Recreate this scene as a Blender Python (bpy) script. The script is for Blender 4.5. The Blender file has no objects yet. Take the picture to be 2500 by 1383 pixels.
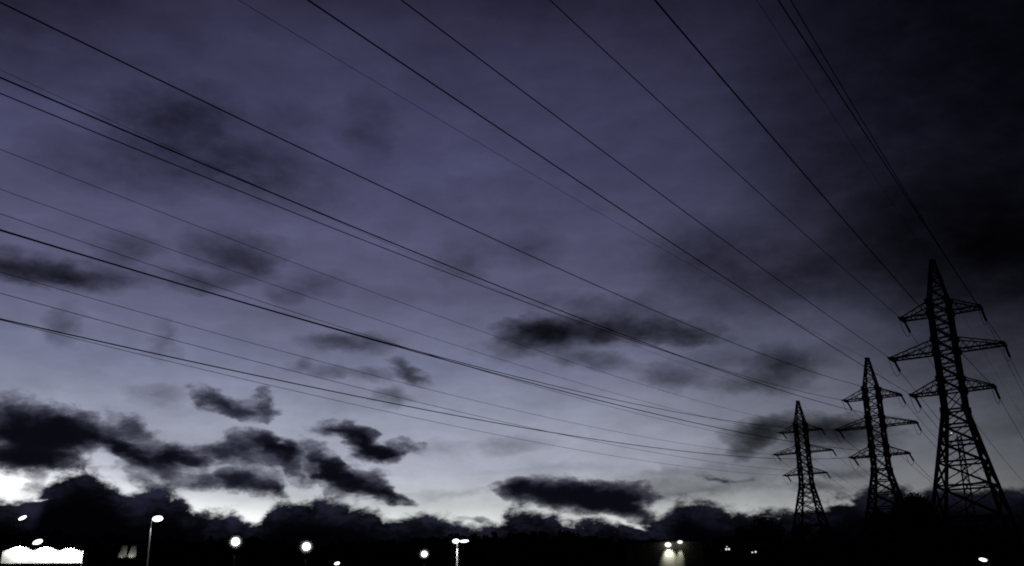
import bpy, bmesh, math, random
from mathutils import Vector, Matrix

S = bpy.context.scene
COL = S.collection
rad = math.radians

# ---------------------------------------------------------------- camera
F = 2389.87                                   # focal length in photo pixels (photo 2500 x 1383)
PITCH, ROLL = rad(17.634), rad(1.0393)
EYE = Vector((0, 0, 2.0))
_fw = Vector((0, math.cos(PITCH), math.sin(PITCH)))
_up = Vector((0, -math.sin(PITCH), math.cos(PITCH)))
_rt = Vector((1, 0, 0))
CAM_R = _rt * math.cos(ROLL) - _up * math.sin(ROLL)
CAM_U = _rt * math.sin(ROLL) + _up * math.cos(ROLL)
cam = bpy.data.cameras.new('camera')
camo = bpy.data.objects.new('camera', cam)
COL.objects.link(camo)
camo.matrix_world = Matrix((
    (CAM_R.x, CAM_U.x, -_fw.x, EYE.x),
    (CAM_R.y, CAM_U.y, -_fw.y, EYE.y),
    (CAM_R.z, CAM_U.z, -_fw.z, EYE.z),
    (0, 0, 0, 1)))
cam.sensor_width = 36
cam.lens = 36 * F / 2500
cam.clip_start = 0.1
cam.clip_end = 9000
S.camera = camo

S.view_settings.view_transform = 'Standard'
S.view_settings.look = 'None'
S.view_settings.exposure = 0
S.view_settings.gamma = 1
S.view_settings.use_curve_mapping = False
S.cycles.use_denoising = False
S.cycles.max_bounces = 3
S.cycles.diffuse_bounces = 0
S.cycles.glossy_bounces = 1
S.cycles.volume_bounces = 0
S.cycles.filter_width = 1.9
S.cycles.sample_clamp_indirect = 1
S.cycles.caustics_reflective = False
S.cycles.caustics_refractive = False


def ray(px, py):
    d = _fw + CAM_R * ((px - 1250) / F) + CAM_U * ((691.5 - py) / F)
    return d.normalized()


def azel(px, py):
    d = ray(px, py)
    return math.atan2(d.x, d.y), math.asin(d.z)


def at(px, py, dist):
    """point on the line of sight at a horizontal distance in metres"""
    d = ray(px, py)
    k = dist / math.hypot(d.x, d.y)
    return EYE + d * k


def lin(r, g, b):
    f = lambda c: (c / 255 / 12.92) if c <= 10 else ((c / 255 + 0.055) / 1.055) ** 2.4
    return (f(r), f(g), f(b), 1)


# ---------------------------------------------------------------- dusk sky
W = bpy.data.worlds.new('World')
S.world = W
W.use_nodes = True
W.cycles.sampling_method = 'MANUAL'
W.cycles.sample_map_resolution = 512
NT = W.node_tree
NT.nodes.clear()


class G:
    """small helper that wires shader nodes"""
    def __init__(s, nt): s.nt = nt
    def n(s, kind, **kw):
        x = s.nt.nodes.new(kind)
        for k, v in kw.items(): setattr(x, k, v)
        return x
    def put(s, sock, v):
        if isinstance(v, bpy.types.NodeSocket): s.nt.links.new(v, sock)
        else: sock.default_value = v
    def m(s, op, a, b=0.0, c=0.0, clamp=False):
        x = s.n('ShaderNodeMath', operation=op, use_clamp=clamp)
        s.put(x.inputs[0], a); s.put(x.inputs[1], b); s.put(x.inputs[2], c)
        return x.outputs[0]
    def v(s, op, a, b=(0, 0, 0), c=None):
        x = s.n('ShaderNodeVectorMath', operation=op)
        s.put(x.inputs[0], a); s.put(x.inputs[1], b)
        if c is not None: s.put(x.inputs[2], c)
        return x.outputs[0]
    def noise(s, vec, scale, detail=4, rough=0.5, col=False):
        x = s.n('ShaderNodeTexNoise')
        s.put(x.inputs['Vector'], vec); x.inputs['Scale'].default_value = scale
        x.inputs['Detail'].default_value = detail; x.inputs['Roughness'].default_value = rough
        return x.outputs['Color'] if col else x.outputs['Fac']
    def mix(s, f, a, b, blend='MIX'):
        x = s.n('ShaderNodeMix', data_type='RGBA', blend_type=blend)
        s.put(x.inputs['Factor'], f); s.put(x.inputs['A'], a) if False else None
        s.put(x.inputs[6], a); s.put(x.inputs[7], b)
        return x.outputs[2]
    def step(s, x, lo, hi):
        y = s.n('ShaderNodeMapRange', interpolation_type='SMOOTHSTEP')
        s.put(y.inputs[0], x); s.put(y.inputs[1], lo); s.put(y.inputs[2], hi)
        return y.outputs[0]
    def ramp(s, x, stops):
        y = s.n('ShaderNodeValToRGB')
        e = y.color_ramp.elements
        while len(e) < len(stops): e.new(0.5)
        for i, (p, c) in enumerate(stops): e[i].position = p
        for i, (p, c) in enumerate(stops): e[i].color = c
        s.put(y.inputs[0], x)
        return y.outputs[0]
    def curve(s, x, pts):
        y = s.n('ShaderNodeFloatCurve')
        c = y.mapping.curves[0]
        while len(c.points) < len(pts): c.points.new(0.5, 0.5)
        for i, p in enumerate(pts): c.points[i].location = p
        y.mapping.update()
        s.put(y.inputs[1], x)
        return y.outputs[0]


g = G(NT)
tc = g.n('ShaderNodeTexCoord')
DIR = tc.outputs['Generated']
sep = g.n('ShaderNodeSeparateXYZ'); g.put(sep.inputs[0], DIR)
AZ = g.m('ARCTAN2', sep.outputs[0], sep.outputs[1])
EL = g.m('ARCSINE', sep.outputs[2])
cmb = g.n('ShaderNodeCombineXYZ'); g.put(cmb.inputs[0], AZ); g.put(cmb.inputs[1], EL)
P0 = cmb.outputs[0]
PS = g.v('MULTIPLY', P0, (1.0, 1.9, 1.0))
# wind-torn warp of the cloud outlines: a coarse and a fine turbulence
w1 = g.v('MULTIPLY', g.v('SUBTRACT', g.noise(PS, 13, 3, 0.55, True), (0.5, 0.5, 0.5)), (0.045, 0.020, 0))
w2 = g.v('MULTIPLY', g.v('SUBTRACT', g.noise(PS, 52, 4, 0.6, True), (0.5, 0.5, 0.5)), (0.026, 0.014, 0))
PW = g.v('ADD', g.v('ADD', P0, w1), w2)
FB = g.noise(PS, 24, 7, 0.62)
FBL = g.noise(PS, 7, 4, 0.5)


def blobs(vec, items):
    tot = 0.0
    for (x, y, rx, ry, ang, amp) in items:
        a, e = azel(x, y)
        ax = azel(x + 5, y); ay = azel(x, y - 5)
        sx = (ax[0] - a) / 5; sy = (ay[1] - e) / 5
        mp = g.n('ShaderNodeMapping', vector_type='TEXTURE')
        g.put(mp.inputs[0], vec)
        mp.inputs[1].default_value = (a, e, 0)
        mp.inputs[2].default_value = (0, 0, -rad(ang))
        mp.inputs[3].default_value = (rx * 1.75 * sx, ry * 1.75 * sy, 1)
        gr = g.n('ShaderNodeTexGradient', gradient_type='SPHERICAL')
        g.put(gr.inputs[0], mp.outputs[0])
        tot = g.m('MULTIPLY_ADD', gr.outputs['Fac'], amp, tot)
    return tot


# dense dark clouds low over the horizon: x, y, half-width, half-height, tilt, weight
DARK = [
    (15, 1060, 108, 70, 0, 1.40), (95, 1078, 71, 56, 0, 1.20), (55, 1120, 103, 17, 0, 0.80), (165, 1045, 52, 44, 35, 1.20), (225, 1064, 63, 28, 10, 1.00),
    (290, 1046, 71, 32, 15, 0.62), (345, 1046, 46, 21, 30, 0.50), (295, 1092, 57, 16, 22, 0.95), (350, 1115, 63, 21, 22, 1.00), (425, 1118, 57, 28, 8, 1.05),
    (440, 1098, 39, 21, 15, 0.90), (470, 1128, 34, 14, 0, 0.70), (520, 1102, 57, 23, 0, 0.62), (570, 1112, 57, 26, 0, 0.60), (320, 1150, 57, 23, 40, 0.50),
    (430, 1175, 68, 21, 0, 0.54), (500, 1180, 68, 23, 0, 0.58), (560, 1165, 57, 23, 0, 0.62), (190, 1135, 68, 16, 0, 0.52),
    (625, 1076, 59, 23, 10, 1.15), (680, 1092, 41, 19, 30, 1.00), (705, 1125, 46, 23, 40, 0.80), (620, 1115, 57, 21, 0, 0.62), (660, 1142, 46, 21, 0, 0.60),
    (775, 1115, 51, 23, 30, 0.95), (815, 1150, 51, 21, 25, 1.10), (860, 1180, 68, 30, 20, 1.30), (930, 1205, 63, 15, 14, 1.10), (975, 1215, 32, 9, 15, 0.85),
    (890, 1145, 57, 19, 30, 0.58), (935, 1165, 28, 21, 50, 0.52), (620, 1180, 63, 19, 12, 1.15), (670, 1192, 28, 10, 20, 0.85), (740, 1165, 57, 21, 0, 0.54),
    (830, 1050, 66, 16, 3, 1.05), (885, 1073, 48, 26, 30, 1.25), (920, 1098, 51, 16, 18, 1.05), (955, 1105, 34, 12, 0, 0.80), (965, 1085, 25, 16, -30, 0.72), (1010, 1085, 28, 16, 30, 0.62),
    (500, 970, 36, 19, 25, 0.75), (545, 992, 40, 16, 25, 0.72), (592, 1005, 63, 16, 6, 0.74), (650, 995, 21, 28, 10, 0.60), (640, 970, 25, 14, -20, 0.42),
    (1255, 1197, 40, 24, 0, 1.20), (1330, 1200, 80, 32, 3, 1.40), (1420, 1212, 80, 32, 3, 1.40), (1500, 1215, 70, 32, 0, 1.20), (1545, 1206, 40, 26, 0, 0.90),
    (1530, 1242, 70, 22, 15, 1.00), (1590, 1268, 55, 16, 20, 0.70), (1170, 1272, 50, 7, 10, 0.60), (80, 1190, 34, 26, -40, 0.54),
    (1730, 1170, 30, 9, 15, 0.70), (1768, 1180, 26, 10, 10, 0.70), (1815, 1178, 35, 7, 0, 0.40),
]
# thin high cloud: veils that only dim the sky behind them
VEIL = [
    (1300, 812, 60, 27, 0, 1.5), (1370, 815, 70, 27, 0, 1.1), (1450, 810, 90, 26, 0, 1.0), (1560, 805, 90, 28, 0, .95), (1660, 808, 70, 24, 0, .9), (1720, 818, 50, 16, 0, .6),
    (1275, 850, 85, 22, 0, .65), (1440, 880, 72, 22, 10, .75), (1500, 757, 85, 26, 0, .5), (1380, 745, 70, 20, 0, .28),
    (985, 903, 30, 16, 25, 1.0), (1018, 918, 28, 14, 25, .7), (805, 910, 30, 14, 0, .6), (745, 895, 30, 14, 0, .4), (952, 962, 30, 18, 0, .65),
    (800, 842, 55, 16, 0, .5), (870, 838, 65, 20, 0, .65), (900, 915, 45, 12, 0, .5),
    (1640, 920, 65, 22, 8, .7), (1850, 938, 95, 18, 4, .6), (1900, 895, 60, 38, 0, .85), (1960, 880, 60, 30, 0, .4), (1760, 880, 100, 24, 0, .3),
    (1850, 1050, 78, 22, 0, 1.2), (1950, 1050, 95, 28, 0, 1.1), (2060, 1056, 85, 30, 0, 1.1), (1830, 1088, 48, 17, -15, 1.1), (1930, 1112, 55, 16, 0, .4), (2120, 1075, 60, 30, 0, .5),
    (2050, 1155, 60, 9, 0, .5), (1990, 1190, 60, 8, 0, .5), (780, 690, 55, 28, 0, .4),
    (570, 605, 90, 32, 0, .65), (605, 650, 60, 34, 0, .6), (485, 685, 75, 22, 0, .7), (700, 722, 35, 20, 0, .35),
    (40, 650, 110, 30, 4, 1.1), (130, 676, 120, 22, 6, .85), (240, 674, 90, 24, 0, .7), (300, 605, 70, 28, 0, .6),
    (400, 285, 90, 50, 0, .5), (510, 260, 60, 50, 0, .4), (520, 370, 200, 70, 10, .55), (330, 410, 190, 56, 0, .45), (690, 300, 80, 40, 0, .3), (680, 440, 120, 50, 10, .35), (900, 310, 50, 60, 0, .35),
    (1720, 600, 130, 55, 0, .45), (1830, 690, 190, 70, 8, .55), (1130, 640, 50, 40, 0, .35), (1290, 610, 70, 34, 0, .3), (1260, 470, 160, 70, 0, .12),
    (160, 800, 34, 40, 30, .45), (400, 825, 26, 40, 0, .35), (385, 965, 60, 18, 0, .38), (1250, 1092, 70, 14, 0, .3), (1080, 1095, 45, 18, 0, .22),
    (2350, 880, 240, 70, 0, .2), (2450, 1060, 200, 90, 0, .2), (1620, 1150, 120, 9, 0, .22), (1690, 1200, 140, 9, 0, .28), (1150, 1205, 160, 8, 0, .18), (1350, 1140, 160, 10, 0, .12), (1640, 1185, 150, 26, 0, .4), (1850, 1150, 200, 60, 0, .25),
]
# broad thick overcast that darkens the top and the right without any edge
SHADE = [
    (2400, 590, 350, 115, 0, 1.35), (2520, 640, 240, 75, 0, .5), (2130, 480, 230, 110, 20, .28), (2700, 200, 660, 540, 0, 1.8), (2250, 20, 560, 240, 0, .25),
    (1700, -100, 700, 140, 0, .25), (-80, -40, 420, 170, 0, .75),
]
shade = blobs(g.v('ADD', P0, g.v('MULTIPLY', w1, (1.6, 1.6, 0))), SHADE)
dark = blobs(PW, DARK)
veil = blobs(PW, VEIL)
fb0 = g.m('SUBTRACT', FB, 0.5)
FB2 = g.noise(PW, 46, 6, 0.6)
fb2 = g.m('SUBTRACT', FB2, 0.5)
near = g.step(dark, 0.02, 0.34)
turb = g.m('MULTIPLY', g.m('MULTIPLY_ADD', fb0, 1.1, g.m('MULTIPLY', fb2, 0.9)), near)
dens = g.m('MAXIMUM', g.m('SUBTRACT', g.m('ADD', turb, dark), 0.11), 0.0)
a_dark = g.m('SUBTRACT', 1.0, g.m('EXPONENT', g.m('MULTIPLY', g.m('POWER', dens, 1.4), -3.4)))
vx = g.m('MULTIPLY', veil, g.m('MULTIPLY_ADD', FB, 1.7, 0.30))
STR = g.noise(g.v('MULTIPLY', PW, (6.0, 26.0, 1.0)), 1.6, 5, 0.6)
vx = g.m('MULTIPLY_ADD', g.m('SUBTRACT', FBL, 0.5), 0.50, vx)
vx = g.m('MULTIPLY_ADD', g.m('SUBTRACT', STR, 0.5), 0.34, vx)
vx = g.m('MULTIPLY_ADD', fb0, 0.26, vx)
vx = g.m('MULTIPLY_ADD', fb2, 0.08, vx)
vx = g.m('MULTIPLY_ADD', shade, g.m('MULTIPLY_ADD', FB, 0.9, 0.55), vx)
a_veil = g.m('SUBTRACT', 1.0, g.m('EXPONENT', g.m('MULTIPLY', vx, -1.25)))

# the bank of cloud lying on the horizon: its skyline as elevation against azimuth
BANK = [(-300, 1215), (0, 1208), (30, 1218), (78, 1223), (100, 1206), (115, 1178), (150, 1156), (200, 1142), (250, 1159), (285, 1176), (305, 1194), (340, 1205),
        (385, 1199), (425, 1203), (450, 1216), (477, 1238), (550, 1250), (590, 1262), (627, 1268), (645, 1244), (700, 1219), (775, 1215), (850, 1229), (925, 1248),
        (942, 1260), (1000, 1258), (1035, 1256), (1100, 1273), (1150, 1281), (1195, 1278), (1225, 1263), (1250, 1247), (1300, 1243), (1350, 1253), (1410, 1272), (1442, 1264),
        (1490, 1268), (1560, 1270), (1605, 1260), (1640, 1240), (1665, 1216), (1700, 1218), (1750, 1236), (1840, 1244), (1940, 1245), (2010, 1222), (2080, 1200), (2350, 1192), (2600, 1190)]
pts = [azel(*p) for p in BANK]
cpts = [(0.0, pts[0][1] * 4)] + [((a + 0.6) / 1.2, e * 4) for a, e in pts] + [(1.0, pts[-1][1] * 4)]
bx = g.m('MULTIPLY_ADD', AZ, 1 / 1.2, 0.5, True)
sepw = g.n('ShaderNodeSeparateXYZ'); g.put(sepw.inputs[0], PW)
EW = sepw.outputs[1]
bank_h = g.m('MULTIPLY', g.curve(bx, cpts), 0.25)
gaps = blobs(PW, [(1545, 1284, 40, 5, 24, .28), (1595, 1299, 40, 4, 14, .22), (2065, 1226, 30, 8, 0, .5), (100, 1222, 16, 5, -10, .8)])
bd = g.m('SUBTRACT', g.m('MULTIPLY_ADD', gaps, -0.024, bank_h), g.m('MULTIPLY_ADD', g.m('SUBTRACT', EW, EL), 0.55, EL))
a_bank = g.step(g.m('ADD', g.m('MULTIPLY', fb0, 0.036), g.m('MULTIPLY_ADD', fb2, 0.024, bd)), -0.0050, 0.0070)
low = g.step(bd, 0.0, 0.035)

# clear evening sky: colour against elevation, fading away from the afterglow in the west (left of the view)
T = lambda y: azel(1250, y)[1] / 0.9
sky = g.ramp(g.m('DIVIDE', EL, 0.9, 0, True), [
    (0.0, lin(236, 238, 238)), (T(1285), lin(226, 229, 228)), (T(1235), lin(192, 196, 198)), (T(1150), lin(168, 172, 187)), (T(1030), lin(147, 151, 170)),
    (T(900), lin(115, 118, 144)), (T(720), lin(88, 88, 116)), (T(420), lin(71, 71, 102)), (T(170), lin(58, 57, 84)), (T(10), lin(44, 43, 65)), (T(-120), lin(32, 31, 48)), (0.98, lin(14, 13, 21))])
azn = g.m('MULTIPLY_ADD', AZ, 0.25, 0.5, True)      # azimuth -2..2 rad
azf = g.curve(azn, [(0, .03), (.2, .12), (.30, .55), (.385, 1.0), (.45, 1.0), (.5, .94), (.53, .82), (.555, .62), (.575, .47), (.605, .32), (.65, .18), (.75, .05), (1, .02)])
sky = g.v('SCALE', sky, (0, 0, 0)); NT.nodes[-1].inputs['Scale'].default_value = 1
g.put(NT.nodes[-1].inputs['Scale'], azf)
# afterglow burning through under the cloud
glow = blobs(P0, [(-20, 1175, 260, 70, 0, 1.0), (540, 1250, 230, 36, 6, .5), (930, 1262, 160, 20, 0, .12)])
gl = g.v('SCALE', (1.0, 1.02, 1.0), (0, 0, 0)); g.put(NT.nodes[-1].inputs['Scale'], g.m('POWER', glow, 1.4))
sky = g.v('ADD', sky, gl)
# physical twilight sky under the horizon sun, very dim
ns = g.n('ShaderNodeTexSky', sky_type='NISHITA')
ns.sun_disc = False
ns.sun_elevation = rad(-3.5)
ns.sun_rotation = rad(-33)
nz = g.v('SCALE', ns.outputs[0], (0, 0, 0)); NT.nodes[-1].inputs['Scale'].default_value = 0.02
sky = g.v('ADD', sky, nz)
# clouds in front of it
vt = g.v('SCALE', sky, (0, 0, 0)); g.put(NT.nodes[-1].inputs['Scale'], g.m('SUBTRACT', 1.0, a_veil))
dcol = g.mix(g.step(dens, 0.62, 1.55), g.mix(azf, lin(18, 17, 28), lin(31, 30, 48)), lin(10, 10, 18))
c1 = g.mix(a_dark, vt, dcol)
puff = g.step(g.m('MULTIPLY_ADD', fb2, 0.8, FB), 0.36, 0.74)
btop = g.mix(puff, lin(9, 9, 15), g.mix(azf, lin(19, 19, 29), lin(36, 35, 53)))
bcol = g.mix(low, btop, lin(2, 2, 4))
c2 = g.mix(a_bank, c1, bcol)
under = g.step(EL, -0.02, 0.0)
c3 = g.mix(under, lin(1, 1, 2), c2)
bg = g.n('ShaderNodeBackground'); g.put(bg.inputs[0], c3); bg.inputs[1].default_value = 1.0
wo = g.n('ShaderNodeOutputWorld'); NT.links.new(bg.outputs[0], wo.inputs[0])

# the set sun's last direct light: almost nothing, broad and low, from the glow on the left
sun = bpy.data.lights.new('sun', 'SUN')
sun.energy = 0.012; sun.angle = rad(12); sun.color = (1, .93, .86)
so = bpy.data.objects.new('sun', sun); COL.objects.link(so)
so.rotation_euler = (rad(88), 0, rad(180 + 33))


# ---------------------------------------------------------------- materials
def mat(name, base, rough=0.7, var=0.25, scale=3.0, metal=0.0, bump=0.0):
    m = bpy.data.materials.new(name); m.use_nodes = True
    h = G(m.node_tree); b = m.node_tree.nodes['Principled BSDF']
    t = h.n('ShaderNodeTexCoord')
    n = h.noise(t.outputs['Object'], scale, 5, 0.6)
    lo = tuple(c * (1 - var) for c in base) + (1,); hi = tuple(min(1, c * (1 + var)) for c in base) + (1,)
    h.put(b.inputs['Base Color'], h.ramp(n, [(0.3, lo), (0.7, hi)]))
    b.inputs['Roughness'].default_value = rough; b.inputs['Metallic'].default_value = metal
    b.inputs['Specular IOR Level'].default_value = 0.2
    if bump:
        bp = h.n('ShaderNodeBump'); bp.inputs['Strength'].default_value = bump
        h.put(bp.inputs['Height'], n); m.node_tree.links.new(bp.outputs[0], b.inputs['Normal'])
    return m


def glow_mat(name, col, strength):
    m = bpy.data.materials.new(name); m.use_nodes = True
    b = m.node_tree.nodes['Principled BSDF']
    b.inputs['Base Color'].default_value = (.8, .8, .8, 1)
    b.inputs['Emission Color'].default_value = (*col, 1)
    b.inputs['Emission Strength'].default_value = strength
    return m


M_STEEL = mat('weathered_steel', (.045, .045, .048), .75, .3, 2.0)
M_INS = mat('insulator_porcelain', (.03, .02, .018), .5, .2, 5)
M_WIRE = mat('cable_aluminium', (.02, .02, .022), .95, .2, 1)
M_CONC = mat('concrete', (.16, .155, .15), .9, .25, 4, bump=.2)
M_POLE = mat('galvanised_pole', (.5, .5, .5), .6, .1, 6)
M_HOUSE = mat('lamp_housing', (.12, .12, .12), .5, .15, 6)
M_WHITE = mat('white_render', (.75, .75, .73), .85, .06, 2)
M_WALL = mat('grey_render', (.12, .12, .118), .9, .2, 1.2)
M_PALE = mat('pale_render', (.30, .30, .27), .9, .15, 1.2)
M_ROOF = mat('roof_felt', (.03, .03, .032), .9, .25, 1.5)
M_GLASS = mat('dark_glass', (.012, .013, .015), .15, .1, 1)
M_LEAF = mat('dark_foliage', (.014, .018, .011), .85, .4, 1.2)
M_LEAF2 = mat('bare_foliage', (.018, .016, .013), .9, .4, 1.2)
M_BARK = mat('bark', (.028, .024, .02), .9, .3, 5, bump=.3)
M_GROUND = mat('rough_grass', (.016, .018, .011), .95, .5, .35, bump=.3)
M_ROAD = mat('asphalt', (.03, .03, .031), .9, .2, 2.5, bump=.1)
L_COOL = glow_mat('lamp_cool', (1, 1, .98), 2.6)
L_FLOOD = glow_mat('lamp_flood', (1, 1, .97), 2.6)
L_WARM = glow_mat('lamp_warm', (1, .98, .88), 1.5)
L_TINY = glow_mat('lamp_tiny', (1, 1, .97), 0.9)


# ---------------------------------------------------------------- mesh helpers
def obj(name, bm, m, parent=None, smooth=False):
    me = bpy.data.meshes.new(name)
    bm.normal_update(); bm.to_mesh(me); bm.free()
    me.materials.append(m)
    if smooth:
        for p in me.polygons: p.use_smooth = True
    o = bpy.data.objects.new(name, me); COL.objects.link(o)
    if parent: o.parent = parent
    return o


def tag(o, label, cat, group=None, kind=None):
    o['label'] = label; o['category'] = cat
    if group: o['group'] = group
    if kind: o['kind'] = kind
    return o


def thing(name, loc, label, cat, rz=0, group=None):
    o = bpy.data.objects.new(name, None); COL.objects.link(o)
    o.empty_display_size = .3
    o.location = loc; o.rotation_euler = (0, 0, rz)
    return tag(o, label, cat, group)


def beam(bm, p, q, w, w2=None):
    """angle-section member: two thin flanges at right angles, as in lattice steel"""
    p, q = Vector(p), Vector(q); d = (q - p)
    if d.length < 1e-6: return
    d.normalize()
    s = Vector((0, 0, 1)) if abs(d.z) < .9 else Vector((0, 1, 0))
    a = d.cross(s).normalized(); b = d.cross(a).normalized()
    w2 = w2 or w
    vs = []
    for c in (p, q):
        for (i, j) in ((-1, -1), (1, -1), (1, 1), (-1, 1)):
            vs.append(bm.verts.new(c + a * i * w / 2 + b * j * w2 / 2))
    for f in ((0, 1, 2, 3), (7, 6, 5, 4), (0, 4, 5, 1), (1, 5, 6, 2), (2, 6, 7, 3), (3, 7, 4, 0)):
        bm.faces.new([vs[i] for i in f])


def tube(bm, pts, radii, n=8, cap=True):
    rings = []
    pts = [Vector(p) for p in pts]
    ref = None
    for i, p in enumerate(pts):
        d = (pts[min(i + 1, len(pts) - 1)] - pts[max(i - 1, 0)]).normalized()
        if ref is None: ref = d.orthogonal().normalized()
        a = (ref - d * ref.dot(d)).normalized(); ref = a
        b = d.cross(a)
        r = radii[i] if isinstance(radii, (list, tuple)) else radii
        rings.append([bm.verts.new(p + a * math.cos(2 * math.pi * k / n) * r + b * math.sin(2 * math.pi * k / n) * r) for k in range(n)])
    for i in range(len(rings) - 1):
        for k in range(n):
            bm.faces.new((rings[i][k], rings[i][(k + 1) % n], rings[i + 1][(k + 1) % n], rings[i + 1][k]))
    if cap:
        bm.faces.new(rings[0][::-1]); bm.faces.new(rings[-1])


def box(bm, lo, hi, top=None):
    x0, y0, z0 = lo; x1, y1, z1 = hi
    t = top or (x0, y0, x1, y1)
    v = [bm.verts.new(c) for c in ((x0, y0, z0), (x1, y0, z0), (x1, y1, z0), (x0, y1, z0),
                                   (t[0], t[1], z1), (t[2], t[1], z1), (t[2], t[3], z1), (t[0], t[3], z1))]
    for f in ((3, 2, 1, 0), (4, 5, 6, 7), (0, 1, 5, 4), (1, 2, 6, 5), (2, 3, 7, 6), (3, 0, 4, 7)):
        bm.faces.new([v[i] for i in f])


def ellipsoid(bm, c, r, rot=None, u=20, v=12):
    m = Matrix.Translation(Vector(c)) @ (rot or Matrix.Identity(4)) @ Matrix.Diagonal((*r, 1))
    bmesh.ops.create_uvsphere(bm, u_segments=u, v_segments=v, radius=1, matrix=m)


# ---------------------------------------------------------------- ground
bm = bmesh.new()
R = 4000
rings = [0, 20, 60, 140, 300, 700, 1600, R]
rnd = random.Random(5)
prev = None
for r in rings:
    if r == 0:
        ring = [bm.verts.new((0, 0, 0))]
    else:
        ring = [bm.verts.new((r * math.cos(k * math.pi / 32), r * math.sin(k * math.pi / 32), 0)) for k in range(64)]
    if prev is not None:
        for k in range(64):
            if len(prev) == 1: bm.faces.new((prev[0], ring[k], ring[(k + 1) % 64]))
            else: bm.faces.new((prev[k], ring[k], ring[(k + 1) % 64], prev[(k + 1) % 64]))
    prev = ring
o = obj('ground', bm, M_GROUND); o['kind'] = 'structure'
bm = bmesh.new()
box(bm, (-160, 60, .004), (60, 67, .012))
o = obj('road', bm, M_ROAD); o['kind'] = 'structure'

# ---------------------------------------------------------------- pylons
TH = rad(32.2858)
ZL, ZM, ZU, ZP, ZW = 20.394, 24.394, 28.394, 34.02, 18.5
ARM = {'U': (ZU, 3.72), 'M': (ZM, 5.27), 'L': (ZL, 3.73)}
BASEW, WAISTW, TOPW = 9.3, 1.95, 1.8
TB = 0.75          # half length of the beam across an arm's tip
LINES = {
    'N': dict(x=43.103, y=95.459, dz=0.03, yaw=0.0376, who='the largest, nearest pylon', grp='cables of the nearest pylon'),
    'M': dict(x=49.710, y=135.084, dz=-1.10, yaw=0.0335, who='the middle pylon of the row', grp='cables of the middle pylon'),
    'F': dict(x=53.455, y=183.663, dz=1.91, yaw=0.0208, who='the smallest, farthest pylon', grp='cables of the farthest pylon'),
}


def half(z):
    if z <= ZW: return (BASEW + (WAISTW - BASEW) * z / ZW) / 2
    if z <= ZU + 1.3: return (WAISTW + (TOPW - WAISTW) * (z - ZW) / (ZU + 1.3 - ZW)) / 2
    return (TOPW + (0.34 - TOPW) * (z - ZU - 1.3) / (ZP - ZU - 1.3)) / 2


def lattice(bm, zs, w, faces='xy', horizontals=True):
    """cross-bracing on the four faces of the tower between the listed levels"""
    for z0, z1 in zip(zs[:-1], zs[1:]):
        a, b = half(z0), half(z1)
        for s in (-1, 1):
            beam(bm, (-a, s * a, z0), (b, s * b, z1), w * .55); beam(bm, (a, s * a, z0), (-b, s * b, z1), w)
            beam(bm, (s * a, -a, z0), (s * b, b, z1), w); beam(bm, (s * a, a, z0), (s * b, -b, z1), w)
    if horizontals:
        for z in zs:
            a = half(z)
            for s in (-1, 1):
                beam(bm, (-a, s * a, z + .01), (a, s * a, z + .01), w); beam(bm, (s * a, -a, z - .01), (s * a, a, z - .01), w)


def string(bm, p, q, shed=.13):
    """a string of disc insulators between two points"""
    p, q = Vector(p), Vector(q); n = max(6, int((q - p).length / .15)); pts = []; rs = []
    for i in range(n):
        for f, r in ((0.05, .035), (.35, shed), (.6, shed * .8), (.75, .035)):
            pts.append(p.lerp(q, (i + f) / n)); rs.append(r)
    tube(bm, pts, rs, 8)


DROOP = Vector((0, 1.9, -.8))     # far-side insulator string, in pylon axes


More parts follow.
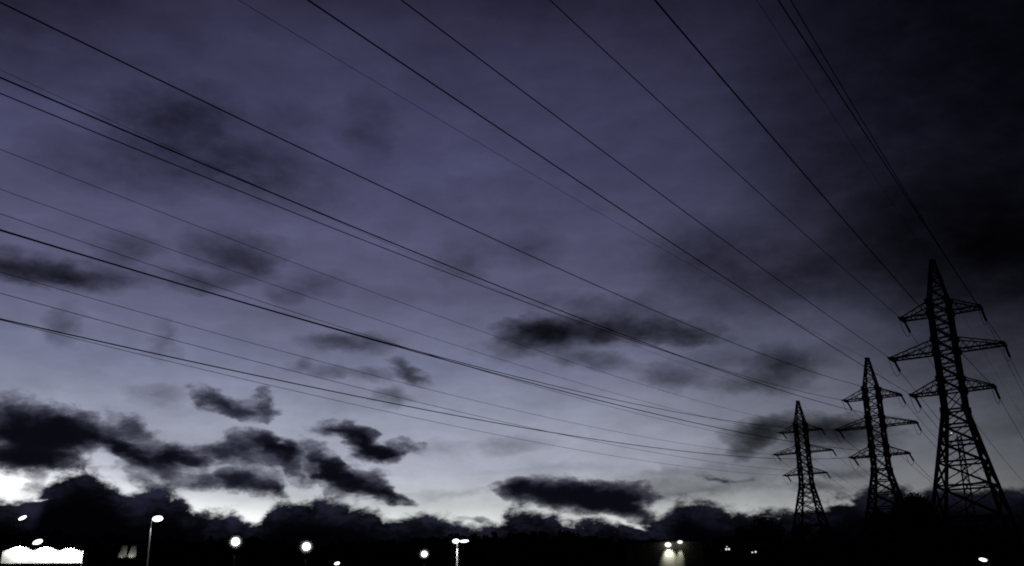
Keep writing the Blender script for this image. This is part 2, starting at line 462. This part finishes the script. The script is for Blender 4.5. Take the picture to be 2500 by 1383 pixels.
def make_pylon(d):
    root = thing('lattice_pylon', (0, 0, 0), '', 'pylon', 0, 'lattice pylons in a staggered row')
    top = ZU + 1.3
    for sx in (-1, 1):
        for sy in (-1, 1):
            bm = bmesh.new()
            for z0, z1, w in ((-.3, ZW, .32), (ZW, top, .30), (top, ZP, .19)):
                beam(bm, (sx * half(max(z0, 0)), sy * half(max(z0, 0)), z0), (sx * half(z1), sy * half(z1), z1), w)
            for z in (ZW, ZL, ZL + 1.3, ZM, ZM + 1.3, ZU, top):      # gusset plates
                h = half(z); box(bm, (sx * h - .3, sy * h - .035, z - .3), (sx * h + .3, sy * h + .035, z + .3))
                box(bm, (sx * h - .035, sy * h - .3, z - .3), (sx * h + .035, sy * h + .3, z + .3))
            leg = obj('leg', bm, M_STEEL, root)
            bm = bmesh.new(); h = half(0)
            box(bm, (sx * h - .6, sy * h - .6, -2.2), (sx * h + .6, sy * h + .6, .35), (sx * h - .4, sy * h - .4, sx * h + .4, sy * h + .4))
            obj('footing', bm, M_CONC, leg)
    bm = bmesh.new()
    lattice(bm, [0.6, 4.6, 8.1, 11.1, 13.4, 15.3, 17.0, ZW], .17)
    for z in (8.1, 11.1):                                         # plan bracing
        a = half(z); beam(bm, (-a, -a, z + .12), (a, a, z + .12), .09); beam(bm, (-a, a, z + .2), (a, -a, z + .2), .09)
    obj('lower_bracing', bm, M_STEEL, root)
    bm = bmesh.new()
    zz = [ZW]
    for z0, z1, n in ((ZW, ZL, 1), (ZL, ZM, 3), (ZM, ZU, 3), (ZU, top, 1)):
        for i in range(n): zz.append(z0 + (z1 - z0) * (i + 1) / n)
    lattice(bm, zz, .14)
    obj('body_bracing', bm, M_STEEL, root)
    bm = bmesh.new()
    lattice(bm, [top, top + 1.4, top + 2.6, top + 3.6, ZP], .11)
    h = half(ZP); box(bm, (-h - .1, -h - .25, ZP - .25), (h + .1, h + .25, ZP + .12))
    obj('peak', bm, M_STEEL, root)
    for k, (z, a) in ARM.items():
        for s in (-1, 1):
            bm = bmesh.new()
            h, ht = half(z), half(z + 1.3)
            for sy in (-1, 1):
                beam(bm, (s * h, sy * h, z), (s * a, sy * TB, z), .15)
                beam(bm, (s * ht, sy * ht, z + 1.3), (s * a, sy * TB * .8, z + .14), .11)
                n = 4 if a > 4 else 3
                for i in range(n):
                    f0, f1 = i / n, (i + .55) / n
                    lo = lambda f: Vector((s * (h + (a - h) * f), sy * (h + (TB - h) * f), z))
                    hi = lambda f: Vector((s * (ht + (a - ht) * f), sy * (ht + (TB * .8 - ht) * f), z + 1.3 + (.14 - 1.3) * f))
                    beam(bm, lo(f0), hi(f1), .06); beam(bm, hi(f1), lo((i + 1) / n), .06)
            n = 4 if a > 4 else 3
            for i in range(n):
                f0, f1 = i / n, (i + 1) / n
                q = lambda f, sy: Vector((s * (h + (a - h) * f), sy * (h + (TB - h) * f), z - .03))
                beam(bm, q(f0, -1 if i % 2 else 1), q(f1, 1 if i % 2 else -1), .06)
                beam(bm, q(f1, -1), q(f1, 1), .06)
            beam(bm, (s * a, -TB - .12, z + .02), (s * a, TB + .12, z + .02), .34, .26)
            arm = obj('crossarm', bm, M_STEEL, root)
            bm = bmesh.new()
            b = Vector((s * a, TB, z)); string(bm, b, b + DROOP)
            obj('insulator_string', bm, M_INS, arm)
            bm = bmesh.new()
            b = Vector((s * a, -TB, z)); string(bm, b, b + Vector((0, -1.1, -.09)), .1)
            obj('insulator_string', bm, M_INS, arm)
    return root


def kids(o): return [c for c in bpy.data.objects if c.parent == o]


def copy_tree(o, parent=None):
    c = o.copy(); COL.objects.link(c)
    if parent: c.parent = parent
    for ch in kids(o): copy_tree(ch, c)
    return c


proto = None
LABEL = {'N': 'largest dark lattice pylon with six arms, rising at the right edge',
         'M': 'mid-sized dark lattice pylon standing between the tallest one and the smallest one',
         'F': 'smallest and farthest dark lattice pylon, leftmost of the row'}
for k in 'NMF':
    d = LINES[k]
    if proto is None: proto = r = make_pylon(d)
    else: r = copy_tree(proto)
    th = TH + d['yaw']
    u = Vector((math.sin(th), math.cos(th), 0)); d['u'] = u; d['v'] = Vector((-math.cos(th), math.sin(th), 0))
    d['c'] = Vector((d['x'], d['y'], d['dz'])) + u * TB
    r.location = d['c']; r.rotation_euler = (0, 0, -th)
    r['label'] = LABEL[k]

# ---------------------------------------------------------------- cables: slope and sag of the near span, sideways drift
WIRES = {
    'N_RU': (0.5434, 4.3299, -0.0219), 'N_RM': (0.3839, 0.6553, -0.0181), 'N_P': (0.2628, 1.6149, -0.0204), 'N_RL': (0.4826, 1.8094, -0.0208),
    'N_LU': (0.4547, 1.9108, -0.0069), 'N_LM': (0.4400, 1.8841, -0.0082), 'N_LL': (0.4398, 1.7387, -0.0110),
    'M_P': (0.7301, 2.0564, -0.0012), 'M_RU': (1.3019, 4.3318, -0.0177), 'M_RM': (1.1374, 4.1289, -0.0063), 'M_RL': (1.0489, 4.5671, 0.0231),
    'M_LU': (1.0267, 4.0425, 0.0062), 'M_LM': (1.2501, 5.4308, 0.0088), 'M_LL': (1.2155, 5.2404, 0.0128),
    'F_P': (0.6703, 2.6881, -0.0016), 'F_RU': (0.7945, 3.3920, 0.0091), 'F_RM': (0.8081, 3.8120, 0.0265), 'F_RL': (0.8089, 3.6056, 0.0165),
    'F_LU': (0.6576, 2.9214, 0.0088), 'F_LM': (0.8116, 3.4535, 0.0025), 'F_LL': (0.7294, 3.3316, 0.0123),
}
PLACE = {'P': 'peak', 'LU': 'upper left arm', 'RU': 'upper right arm', 'LM': 'long middle left arm', 'RM': 'long middle right arm',
         'LL': 'lower left arm', 'RL': 'lower right arm'}
UL = Vector((math.sin(TH), math.cos(TH), 0)); VL = Vector((-math.cos(TH), math.sin(TH), 0))
for nm, (s, c, m) in WIRES.items():
    k, w = nm.split('_'); d = LINES[k]
    if w == 'P':
        tip = Vector((d['x'], d['y'], d['dz'] + ZP)); r = .013; far0 = tip + d['u'] * (2 * TB) + Vector((0, 0, .05))
    else:
        z, a = ARM[w[1]]; sd = 1 if w[0] == 'L' else -1
        tip = Vector((d['x'], d['y'], d['dz'] + z)) + d['v'] * sd * a; r = .019 if k == 'F' else .026
        far0 = tip + d['u'] * (2 * TB + DROOP.y) + Vector((0, 0, DROOP.z))
    bm = bmesh.new()
    near = []
    for i in range(0, 161):
        t = 270 * (i / 160) ** 1.15
        near.append(tip - UL * t + VL * (t * m) + Vector((0, 0, -s * .1 * t + c * 1e-4 * t * t)))
    t1 = 1.1 if w != 'P' else 0.0
    jump = []
    if w != 'P':
        st = tip - UL * t1 + Vector((0, 0, -s * .1 * t1))
        for i in range(1, 12):
            f = i / 12; p = far0.lerp(st, f); p.z -= 1.5 * 4 * f * (1 - f) * .75; jump.append(p)
    far = [far0 + UL * t + Vector((0, 0, -.13 * t + 4.2e-4 * t * t)) for t in [300 * (1 - i / 40) for i in range(41)]]
    tube(bm, far + jump + [p for p in near if (p - tip).length >= t1], r, 6)
    lab = ('thin dark earth wire from the ' if w == 'P' else 'dark power cable from the ') + PLACE[w] + ' of ' + d['who']
    tag(obj('earth_wire' if w == 'P' else 'power_cable', bm, M_WIRE, None, True), lab, 'power cable', d['grp'])


def spot(parent, loc, aim, power, angle, blend, col=(1, 1, .97), size=.05):
    li = bpy.data.lights.new('spot_light', 'SPOT'); li.energy = power; li.spot_size = angle; li.spot_blend = blend
    li.color = col; li.shadow_soft_size = size
    o = bpy.data.objects.new('spot_light', li); COL.objects.link(o); o.parent = parent
    o.location = loc; d = Vector(aim)
    o.rotation_euler = d.to_track_quat('-Z', 'Y').to_euler()
    return o


# ---------------------------------------------------------------- lamps
def facing(p):
    """heading that turns local -Y towards the viewer's side of the site"""
    return math.atan2(p.x, p.y) * -1


def lamp_head(bm_l, bm_h, c, L, Hh, tilt):
    rot = Matrix.Rotation(tilt, 4, 'Y')
    ellipsoid(bm_l, c, (L / 2, min(L, .6) / 2.4, Hh / 2), rot)
    up = rot @ Vector((0, 0, 1)); ax = rot @ Vector((1, 0, 0)); c = Vector(c)
    tube(bm_h, [c - ax * L * .42 + up * Hh * .46, c + up * Hh * .56, c + ax * L * .42 + up * Hh * .46], [.03, .07, .03], 8)


def street_lamp(px, py, dist, wpx, hpx, tilt, poledx, label, group='street lamps', lens=None, power=0, arm=True, pm=None):
    """post lamp whose luminaire shows at px, py; sizes in photo pixels"""
    p = at(px, py, dist); k = dist / F
    root = thing('street_lamp', (p.x, p.y, 0), label, 'street lamp', facing(p), group)
    L, Hh = wpx * k * .84, hpx * k * .84; off = poledx * k
    bl, bh = bmesh.new(), bmesh.new()
    lamp_head(bl, bh, (0, 0, p.z), L, Hh, rad(tilt))
    head = obj('luminaire', bh, M_HOUSE, root, True)
    obj('lens', bl, lens or L_COOL, head, True)
    bm = bmesh.new()
    pts = [(off, .04, -.3), (off, .04, 1.2), (off, .04, 1.25), (off, .04, p.z - .25)]
    rs = [.11, .11, .075, .05]
    if arm:
        pts += [(off * .85, .04, p.z - .02), (0, .04, p.z + Hh * .4)]; rs += [.045, .035]
    tube(bm, pts, rs, 10)
    obj('pole', bm, pm or M_POLE, root, True)
    if power:
        spot(head, (off * .2, -.30, p.z - Hh * .5 - .08), (off * .8, .34, -1.6), power, rad(75), .8, (1, 1, .97), .06)
    return root


street_lamp(385, 1267, 85, 27, 15, -6, -13, 'bright lamp on a lit slender pole, above the two glowing tapered blocks', power=70)
street_lamp(55, 1265, 116, 20, 8, -28, -14, 'small tilted lamp glowing alone high above the white lit wall', pm=M_STEEL)
street_lamp(823, 1376, 70, 15, 8, -14, -9, 'small low lamp glowing at the bottom edge between the round floodlights', pm=M_STEEL)
street_lamp(2400, 1367, 62, 19, 8, 14, 12, 'small tilted lamp low under the nearest pylon at bottom right', pm=M_STEEL)


def flood(px, py, dist, dpx, label):
    """floodlight on a post, its round glass turned to the viewer"""
    p = at(px, py, dist); k = dist / F; r = dpx * k / 2
    root = thing('floodlight', (p.x, p.y, 0), label, 'floodlight', facing(p), 'round floodlights on posts')
    bm = bmesh.new(); tube(bm, [(0, r * 1.9, -.3), (0, r * 1.9, p.z - r * 1.2)], [.09, .06], 10); obj('pole', bm, M_STEEL, root, True)
    bm = bmesh.new(); ellipsoid(bm, (0, r * 1.5, p.z), (r * 2.1, r * 1.3, r * 2.0), None, 32, 20); head = obj('halo_dome', bm, M_WHITE, root, True)  # white dome added behind the lens to imitate the lamp's halo
    bm = bmesh.new(); ellipsoid(bm, (0, 0, p.z), (r * .92, r * .5, r * .9), None, 28, 16); obj('lens', bm, L_FLOOD, head, True)
    spot(head, (0, -r * .85, p.z), (0, 1, 0), 34 * r * r / .0676, rad(116), .5, (1, 1, .98), .03)  # added spot aimed back at the dome, lighting that halo
    return root


flood(575, 1323, 62, 20, 'blinding round floodlight on a post, leftmost of the three in the dark')
flood(748, 1335, 66, 20, 'blinding round floodlight on a post, middle one of three, above the small low lamp')
flood(1036, 1353, 78, 15, 'smaller blinding round floodlight left of the two-headed lamp post')

# two-headed lamp post
p = at(1116, 1322, 95); k = 95 / F
root = thing('street_lamp', (p.x, p.y, 0), 'two-headed lamp post with a lit pole, right of the smallest round floodlight', 'street lamp', facing(p), 'street lamps')
for cx, cw, ch, tl, oy in ((-3, 16, 10, -4, -.25), (17, 21, 6, -4, .05)):
    bl, bh = bmesh.new(), bmesh.new()
    lamp_head(bl, bh, (cx * k, oy, p.z), cw * k, ch * k, rad(tl))
    h = obj('luminaire', bh, M_HOUSE, root, True); obj('lens', bl, L_COOL, h, True)
bm = bmesh.new()
tube(bm, [(0, .06, -.3), (0, .06, 1.2), (0, .06, 1.25), (0, .06, p.z - .05)], [.12, .12, .085, .07], 10)
tube(bm, [(-4 * k, -.2, p.z + .2), (0, .06, p.z + .02), (16 * k, .06, p.z + .16)], [.03, .045, .03], 8)
obj('pole', bm, M_POLE, root, True)
spot(root, (-.1, -.42, p.z - .30), (.1, .48, -1.7), 95, rad(75), .8, (1, 1, .97), .06)


# ---------------------------------------------------------------- buildings
# hall with a white fascia washed by four downlights (bottom left)
D = 100
pl, pr = at(2, 1376, D), at(199, 1381, D)
wid = (pr - pl).length; ztop = at(100, 1330, D).z; zbot = at(2, 1376.5, D).z
rz = math.atan2(pr.y - pl.y, pr.x - pl.x)
hall = thing('shop_hall', (pl.x, pl.y, 0), 'low dark hall with a white fascia lit by four downlights', 'building', rz)
bm = bmesh.new(); box(bm, (-6, .02, -.2), (wid + 5, 14, zbot - 1.0)); box(bm, (0, .02, zbot - .99), (wid, .9, zbot - .02)); obj('wall', bm, M_WALL, hall)
bm = bmesh.new(); box(bm, (-.0, -.10, zbot), (wid, .9, ztop)); fas = obj('fascia', bm, M_WHITE, hall)
bm = bmesh.new(); box(bm, (-6.3, 1.0, zbot - .98), (wid + 5.3, 14.3, zbot - .8)); box(bm, (-6.3, -.1, zbot - .98), (-.02, .98, zbot - .8)); box(bm, (wid + .02, -.1, zbot - .98), (wid + 5.3, .98, zbot - .8))
obj('roof', bm, M_ROOF, hall)
for i in range(4):
    bm = bmesh.new(); x0 = 1 + i * 2.0; box(bm, (x0, -.03, .1), (x0 + 1.4, .01, 2.7)); w = obj('window', bm, M_GLASS, hall)
    bm = bmesh.new()
    for xx in (x0 - .06, x0 + .67, x0 + 1.4): box(bm, (xx, -.06, .05), (xx + .06, -.032, 2.76))
    obj('frame', bm, M_HOUSE, w)
kk = D / F
for i, xp in enumerate((34, 85, 132, 176)):
    x = (xp - 2) * kk; z = at(xp, (1335.5, 1336.5, 1339, 1341)[i], D).z + .20
    bm = bmesh.new()
    tube(bm, [(x, -.12, z + .28), (x, -.5, z + .3), (x, -.55, z + .2), (x, -.55, z + .05)], [.02, .02, .05, .09], 10)
    h = obj('wall_lamp', bm, M_HOUSE, hall, True)
    spot(h, (x, -.55, z), (0, 0, -1), 330, rad(134), .10)

# hall roof lamp over a pale tapered block that imitates its light cone
p = at(92, 1324, D + 3); k = (D + 3) / F
root = thing('roof_lamp', (p.x, p.y, 0), 'tilted lamp over a pale block shaped as its light cone, right above the white lit fascia', 'lamp', rz)
bl, bh = bmesh.new(), bmesh.new()
lamp_head(bl, bh, (0, 0, p.z), 20 * k, 10 * k, rad(-22))
h = obj('luminaire', bh, M_HOUSE, root, True); obj('lens', bl, L_COOL, h, True)
bm = bmesh.new(); box(bm, (-.62, .0, zbot - .78), (.36, .5, p.z - .26), (-.3, .1, .16, .4)); obj('cone_block', bm, M_PALE, root)

# flat-roofed shed with two tapered blocks and foot lamps added to imitate glow patches
D2 = 96
pa = at(309, 1365, D2)
shed = thing('flat_roofed_shed', (pa.x, pa.y, 0), 'unlit flat-roofed shed carrying two added tapered glow blocks', 'building', facing(pa))
bm = bmesh.new(); box(bm, (-1.5, 0, -.2), (1.5, 7, pa.z - .12)); obj('wall', bm, M_WALL, shed)
bm = bmesh.new(); box(bm, (-1.65, -.2, pa.z - .118), (1.65, 7.2, pa.z)); obj('roof', bm, M_ROOF, shed)
bm = bmesh.new(); box(bm, (-.6, -.05, 0), (.6, -.002, 2.1)); dr = obj('door', bm, M_HOUSE, shed)
bm = bmesh.new(); box(bm, (.4, -.12, 1), (.5, -.052, 1.12)); obj('handle', bm, M_POLE, dr)
for i, (xl, lab, pw) in enumerate(((297, 'dim tapered pale block added for a patch of glow on the shed roof, left one of two', 6), (320, 'brighter tapered pale block added for a patch of glow on the shed roof, right one of two', 13))):
    p = at(xl, 1364, D2); k = D2 / F
    v = thing('glow_block', (p.x, p.y, pa.z), lab, 'glow block', facing(p), 'tapered glow blocks')
    bm = bmesh.new(); box(bm, (-10 * k, .3, .002), (10 * k, .9, 27 * k), (-1 * k, .5, 9 * k, .8))
    body = obj('glow_body', bm, M_PALE, v)
    bm = bmesh.new(); box(bm, (-2 * k, .45, 27 * k + .002), (10 * k, .85, 28.5 * k)); obj('cap', bm, M_HOUSE, v)
    bm = bmesh.new(); tube(bm, [(0, -.02, .0), (0, .0, .06), (0, .05, .08)], [.06, .06, .05], 8); f = obj('added_lamp', bm, M_HOUSE, v)
    spot(f, (0, -.08, .1), (0, .75, .7), pw, rad(110), .7, (1, 1, .95))

# long dark building with two wall lamps (right of centre)
D3 = 120
pb = at(1645, 1345, D3); k = D3 / F
barn = thing('warehouse', (pb.x, pb.y, 0), 'dark warehouse wall with two lamps lighting patches of it', 'building', facing(pb) + .0)
zt = at(1645, 1318, D3).z
bm = bmesh.new(); box(bm, (-5.5, 0, -.2), (3.4, 16, zt - .25)); obj('wall', bm, M_PALE, barn)
bm = bmesh.new(); box(bm, (-5.8, -.3, zt - .248), (3.7, 16.3, zt)); obj('roof', bm, M_ROOF, barn)
for i in range(2):
    bm = bmesh.new(); box(bm, (-4.6 + i * 4.2, -.04, 0), (-1.6 + i * 4.2, -.002, 3.6)); obj('roller_door', bm, M_HOUSE, barn)
for (lx, ly, wd, hg, lab, pw, ang, aim) in ((1631, 1331, 15, 11, 'wall lamp over the broad round patch of light', 330, 84, (.05, .5, -.62)),
                                            (1660, 1324.5, 12, 7, 'wall lamp over the narrow streak of light', 190, 36, (-.04, .5, -.95))):
    p = at(lx, ly, D3); ang0 = -facing(pb)
    lxw = (p.x - pb.x) * math.cos(facing(pb)) + (p.y - pb.y) * math.sin(facing(pb))
    bl, bh = bmesh.new(), bmesh.new()
    ellipsoid(bl, (lxw, -.5, p.z), (wd * k / 2, .2, hg * k / 2))
    tube(bh, [(lxw, .0, p.z + .22), (lxw, -.3, p.z + .3), (lxw, -.5, p.z + hg * k * .5)], [.05, .04, .09], 8)
    h = obj('wall_lamp', bh, M_HOUSE, barn, True); h['label'] = lab
    obj('lens', bl, L_WARM, h, True)
    spot(h, (lxw, -.7, p.z - hg * k * .5 - .05), aim, pw, rad(ang), 1, (1, .98, .80), .1)

# two far houses with tiny lit windows, and a mast with two small heads
for (hx, hy, dist, wins, lab) in ((1776, 1338, 190, ((-3, 3, 4, 4), (3, 3, 4, 4), (-1, -2.5, 2, 2)), 'far house with three pinprick lights, nearer the warehouse'),
                                  (1841, 1348, 180, ((-4, 1, 3.6, 2.4), (3.4, 0, 3.4, 3.6)), 'far house with two pinprick lights under the bushy trees')):
    p = at(hx, hy, dist); k = dist / F
    h = thing('far_house', (p.x, p.y, 0), lab, 'house', facing(p), 'far houses')
    bm = bmesh.new(); box(bm, (-2.4, 0, -.2), (2.4, 8, p.z + .6)); obj('wall', bm, M_WALL, h)
    bm = bmesh.new(); box(bm, (-2.7, -.4, p.z + .602), (2.7, 8.4, p.z + 2.1), (-2.7, 3.9, 2.7, 4.1)); obj('roof', bm, M_ROOF, h)
    for (wx, wy, ww, wh) in wins:
        bm = bmesh.new(); box(bm, ((wx - ww / 2) * k, -.03, p.z - (wy + wh / 2) * k), ((wx + ww / 2) * k, -.002, p.z - (wy - wh / 2) * k))
        obj('window', bm, L_TINY, h)

p = at(2366, 1223, 230); pt = at(2338, 1062, 230); k = 230 / F
mast = thing('lattice_mast', (p.x, p.y, 0), 'far slim lattice mast with two tiny lights, seen between the legs of the nearest pylon', 'mast', facing(p))
mw = lambda z: 1.15 - .75 * z / pt.z
bm = bmesh.new()
for sx in (-1, 1):
    for sy in (-1, 1): beam(bm, (sx * mw(0), sy * mw(0), -.3), (sx * mw(pt.z), sy * mw(pt.z), pt.z), .28)
z = 0
while z < pt.z - 1.4:
    z1 = min(pt.z, z + 1.9); a, b = mw(z), mw(z1)
    for s in (-1, 1):
        beam(bm, (-a, s * a, z), (b, s * b, z1), .16); beam(bm, (a, s * a, z), (-b, s * b, z1), .16)
        beam(bm, (s * a, -a, z), (s * b, b, z1), .16); beam(bm, (s * a, a, z), (s * b, -b, z1), .16)
    z = z1
obj('lattice', bm, M_STEEL, mast)
for x, dz in ((-4, .1), (4, -.1)):
    bm = bmesh.new(); ellipsoid(bm, (x * k, -1.3, p.z + dz), (3 * k, .15, 1.1 * k), Matrix.Rotation(rad(10), 4, 'Y'), 10, 6); ln = obj('lamp', bm, L_TINY, mast, True)
    bm = bmesh.new(); tube(bm, [(x * k, -1.2, p.z + dz), (x * k, -.3, p.z)], .05, 6); obj('bracket', bm, M_STEEL, ln)

p = at(2323, 1058, 101.5); k = 101.5 / F
bl = thing('marker_lamp', (p.x, p.y, p.z), 'tiny white lamp halfway up the nearest pylon', 'lamp', facing(p))
bm = bmesh.new(); ellipsoid(bm, (0, 0, 0), (1.9 * k, .05, 1.2 * k), Matrix.Rotation(rad(18), 4, 'Y'), 10, 6); obj('lens', bm, L_TINY, bl, True)
bm = bmesh.new(); tube(bm, [(0, .05, 0), (0, 1.2, -.05)], .03, 6); obj('bracket', bm, M_STEEL, bl)


# ---------------------------------------------------------------- trees
def leaf(bm, p, s, rnd):
    a = Vector((rnd.gauss(0, 1), rnd.gauss(0, 1), rnd.gauss(0, 1))).normalized(); b = a.orthogonal().normalized()
    v = [bm.verts.new(p + a * s), bm.verts.new(p + b * s * .55), bm.verts.new(p - a * s), bm.verts.new(p - b * s * .55)]
    bm.faces.new(v)


def make_tree(seed, h, w, n, leafm, size=.17):
    rnd = random.Random(seed)
    root = thing('tree', (0, 0, 0), '', 'tree')
    bm = bmesh.new()
    tube(bm, [(0, 0, -.3), (.05, .02, h * .25), (-.05, .06, h * .55), (.04, 0, h * .88)], [h * .028, h * .021, h * .013, h * .003], 8)
    tips = []
    for i in range(13):
        z = h * (.26 + .6 * i / 13); a = i * 2.4 + rnd.random(); env = math.sin(math.pi * min(1, (z / h - .1) / .95)) ** .7
        L = w * env * (.65 + .5 * rnd.random()); e = Vector((math.cos(a) * L, math.sin(a) * L, z + L * (.35 + .4 * rnd.random())))
        m = Vector((math.cos(a) * L * .5, math.sin(a) * L * .5, z + L * .12))
        tube(bm, [(0, 0, z - .1), m, e], [h * .009, h * .006, .015], 5); tips += [e, m.lerp(e, .55)]
    tips.append(Vector((0, 0, h * .93)))
    for t in list(tips):
        for i in range(7):
            d = Vector((rnd.gauss(0, 1), rnd.gauss(0, 1), abs(rnd.gauss(.5, .7)))).normalized() * w * rnd.uniform(.18, .42)
            tube(bm, [t, t + d * .5 + Vector((0, 0, .05)), t + d], [.035, .022, .008], 4)
    obj('trunk', bm, M_BARK, root, True)
    bm = bmesh.new()
    for t in tips:
        rr = w * (.22 + .24 * rnd.random())
        for i in range(n // len(tips)):
            q = Vector((rnd.gauss(0, .5), rnd.gauss(0, .5), rnd.gauss(0, .42)))
            if q.length > 1.05: q *= rnd.uniform(.6, 1) / q.length
            q *= rr
            leaf(bm, t + q, size * (.6 + .8 * rnd.random()), rnd)
    obj('crown', bm, leafm, root)
    return root


KINDS = [make_tree(1, 11, 3.6, 9000, M_LEAF), make_tree(2, 9, 4.2, 9000, M_LEAF2), make_tree(3, 13, 3.0, 9000, M_LEAF)]
KH = [11, 9, 13]
TREES = [  # px, top py, distance, kind, label
    (1815, 1289, 210, 0, 'dark bushy tree above the two pinprick house lights, leftmost of the small group'),
    (1846, 1286, 216, 2, 'slim dark tree in the small group left of the farthest pylon'),
    (1893, 1285, 206, 1, 'broad dark tree just left of the foot of the farthest pylon'),
    (2192, 1222, 260, 2, 'dark tree behind the right leg of the middle pylon'),
    (2226, 1204, 250, 2, 'tall narrow dark tree between the middle pylon and the nearest pylon'),
    (2285, 1286, 200, 0, 'dark tree just left of the leg of the nearest pylon'),
    (2340, 1292, 190, 1, 'broad dark tree seen between the legs of the nearest pylon'),
    (2415, 1312, 180, 0, 'dark tree behind the right leg of the nearest pylon'),
    (2478, 1318, 190, 2, 'slim dark tree at the right edge beyond the nearest pylon'),
    (2060, 1306, 220, 1, 'low broad dark tree between the farthest pylon and the middle pylon'),
    (2105, 1296, 230, 0, 'dark tree left of the foot of the middle pylon'),
    (1985, 1320, 240, 1, 'low dark tree behind the foot of the farthest pylon'),
]
first = [True] * 3
rnd = random.Random(11)
for (px, py, dist, kd, lab) in TREES:
    t = KINDS[kd] if first[kd] else copy_tree(KINDS[kd])
    first[kd] = False
    p = at(px, py, dist); sc = p.z / KH[kd]
    t.location = (p.x, p.y, 0); t.scale = (sc * rnd.uniform(.9, 1.15), sc, sc); t.rotation_euler = (0, 0, rnd.uniform(0, 6))
    tag(t, lab, 'tree', 'dark trees around the pylons')

# the far wood that closes the bottom of the view as one black mass
bm = bmesh.new()
rnd = random.Random(8)
PROF = [(-150, 1300), (100, 1300), (300, 1310), (450, 1318), (620, 1318), (800, 1326), (950, 1318), (1100, 1312), (1250, 1305), (1380, 1303), (1500, 1318), (1650, 1326), (1800, 1330), (1950, 1335), (2200, 1330), (2650, 1320)]
x = -150
while x < 2650:
    for (a, b) in zip(PROF[:-1], PROF[1:]):
        if a[0] <= x <= b[0]: y = a[1] + (b[1] - a[1]) * (x - a[0]) / (b[0] - a[0])
    dist = rnd.uniform(255, 330)
    p = at(x, y + rnd.uniform(-5, 16), dist)
    w = rnd.uniform(3, 6); hh = p.z
    for i in range(150):
        f = rnd.random() ** .8; z = hh * (.12 + .9 * f) - .3
        env = math.sqrt(max(0.03, 1 - abs(2 * f - .9) ** 2.2)) if f > .45 else 1
        q = Vector((p.x + rnd.gauss(0, .45) * w * env, p.y + rnd.gauss(0, .45) * w * env, z))
        leaf(bm, q, rnd.uniform(.5, 1.3), rnd)
    tube(bm, [(p.x, p.y, -.3), (p.x, p.y, hh * .7)], [.3, .1], 5)
    x += rnd.uniform(5, 12)
tag(obj('far_wood', bm, M_LEAF), 'black line of distant trees along the whole bottom of the view', 'wood', None, 'stuff')
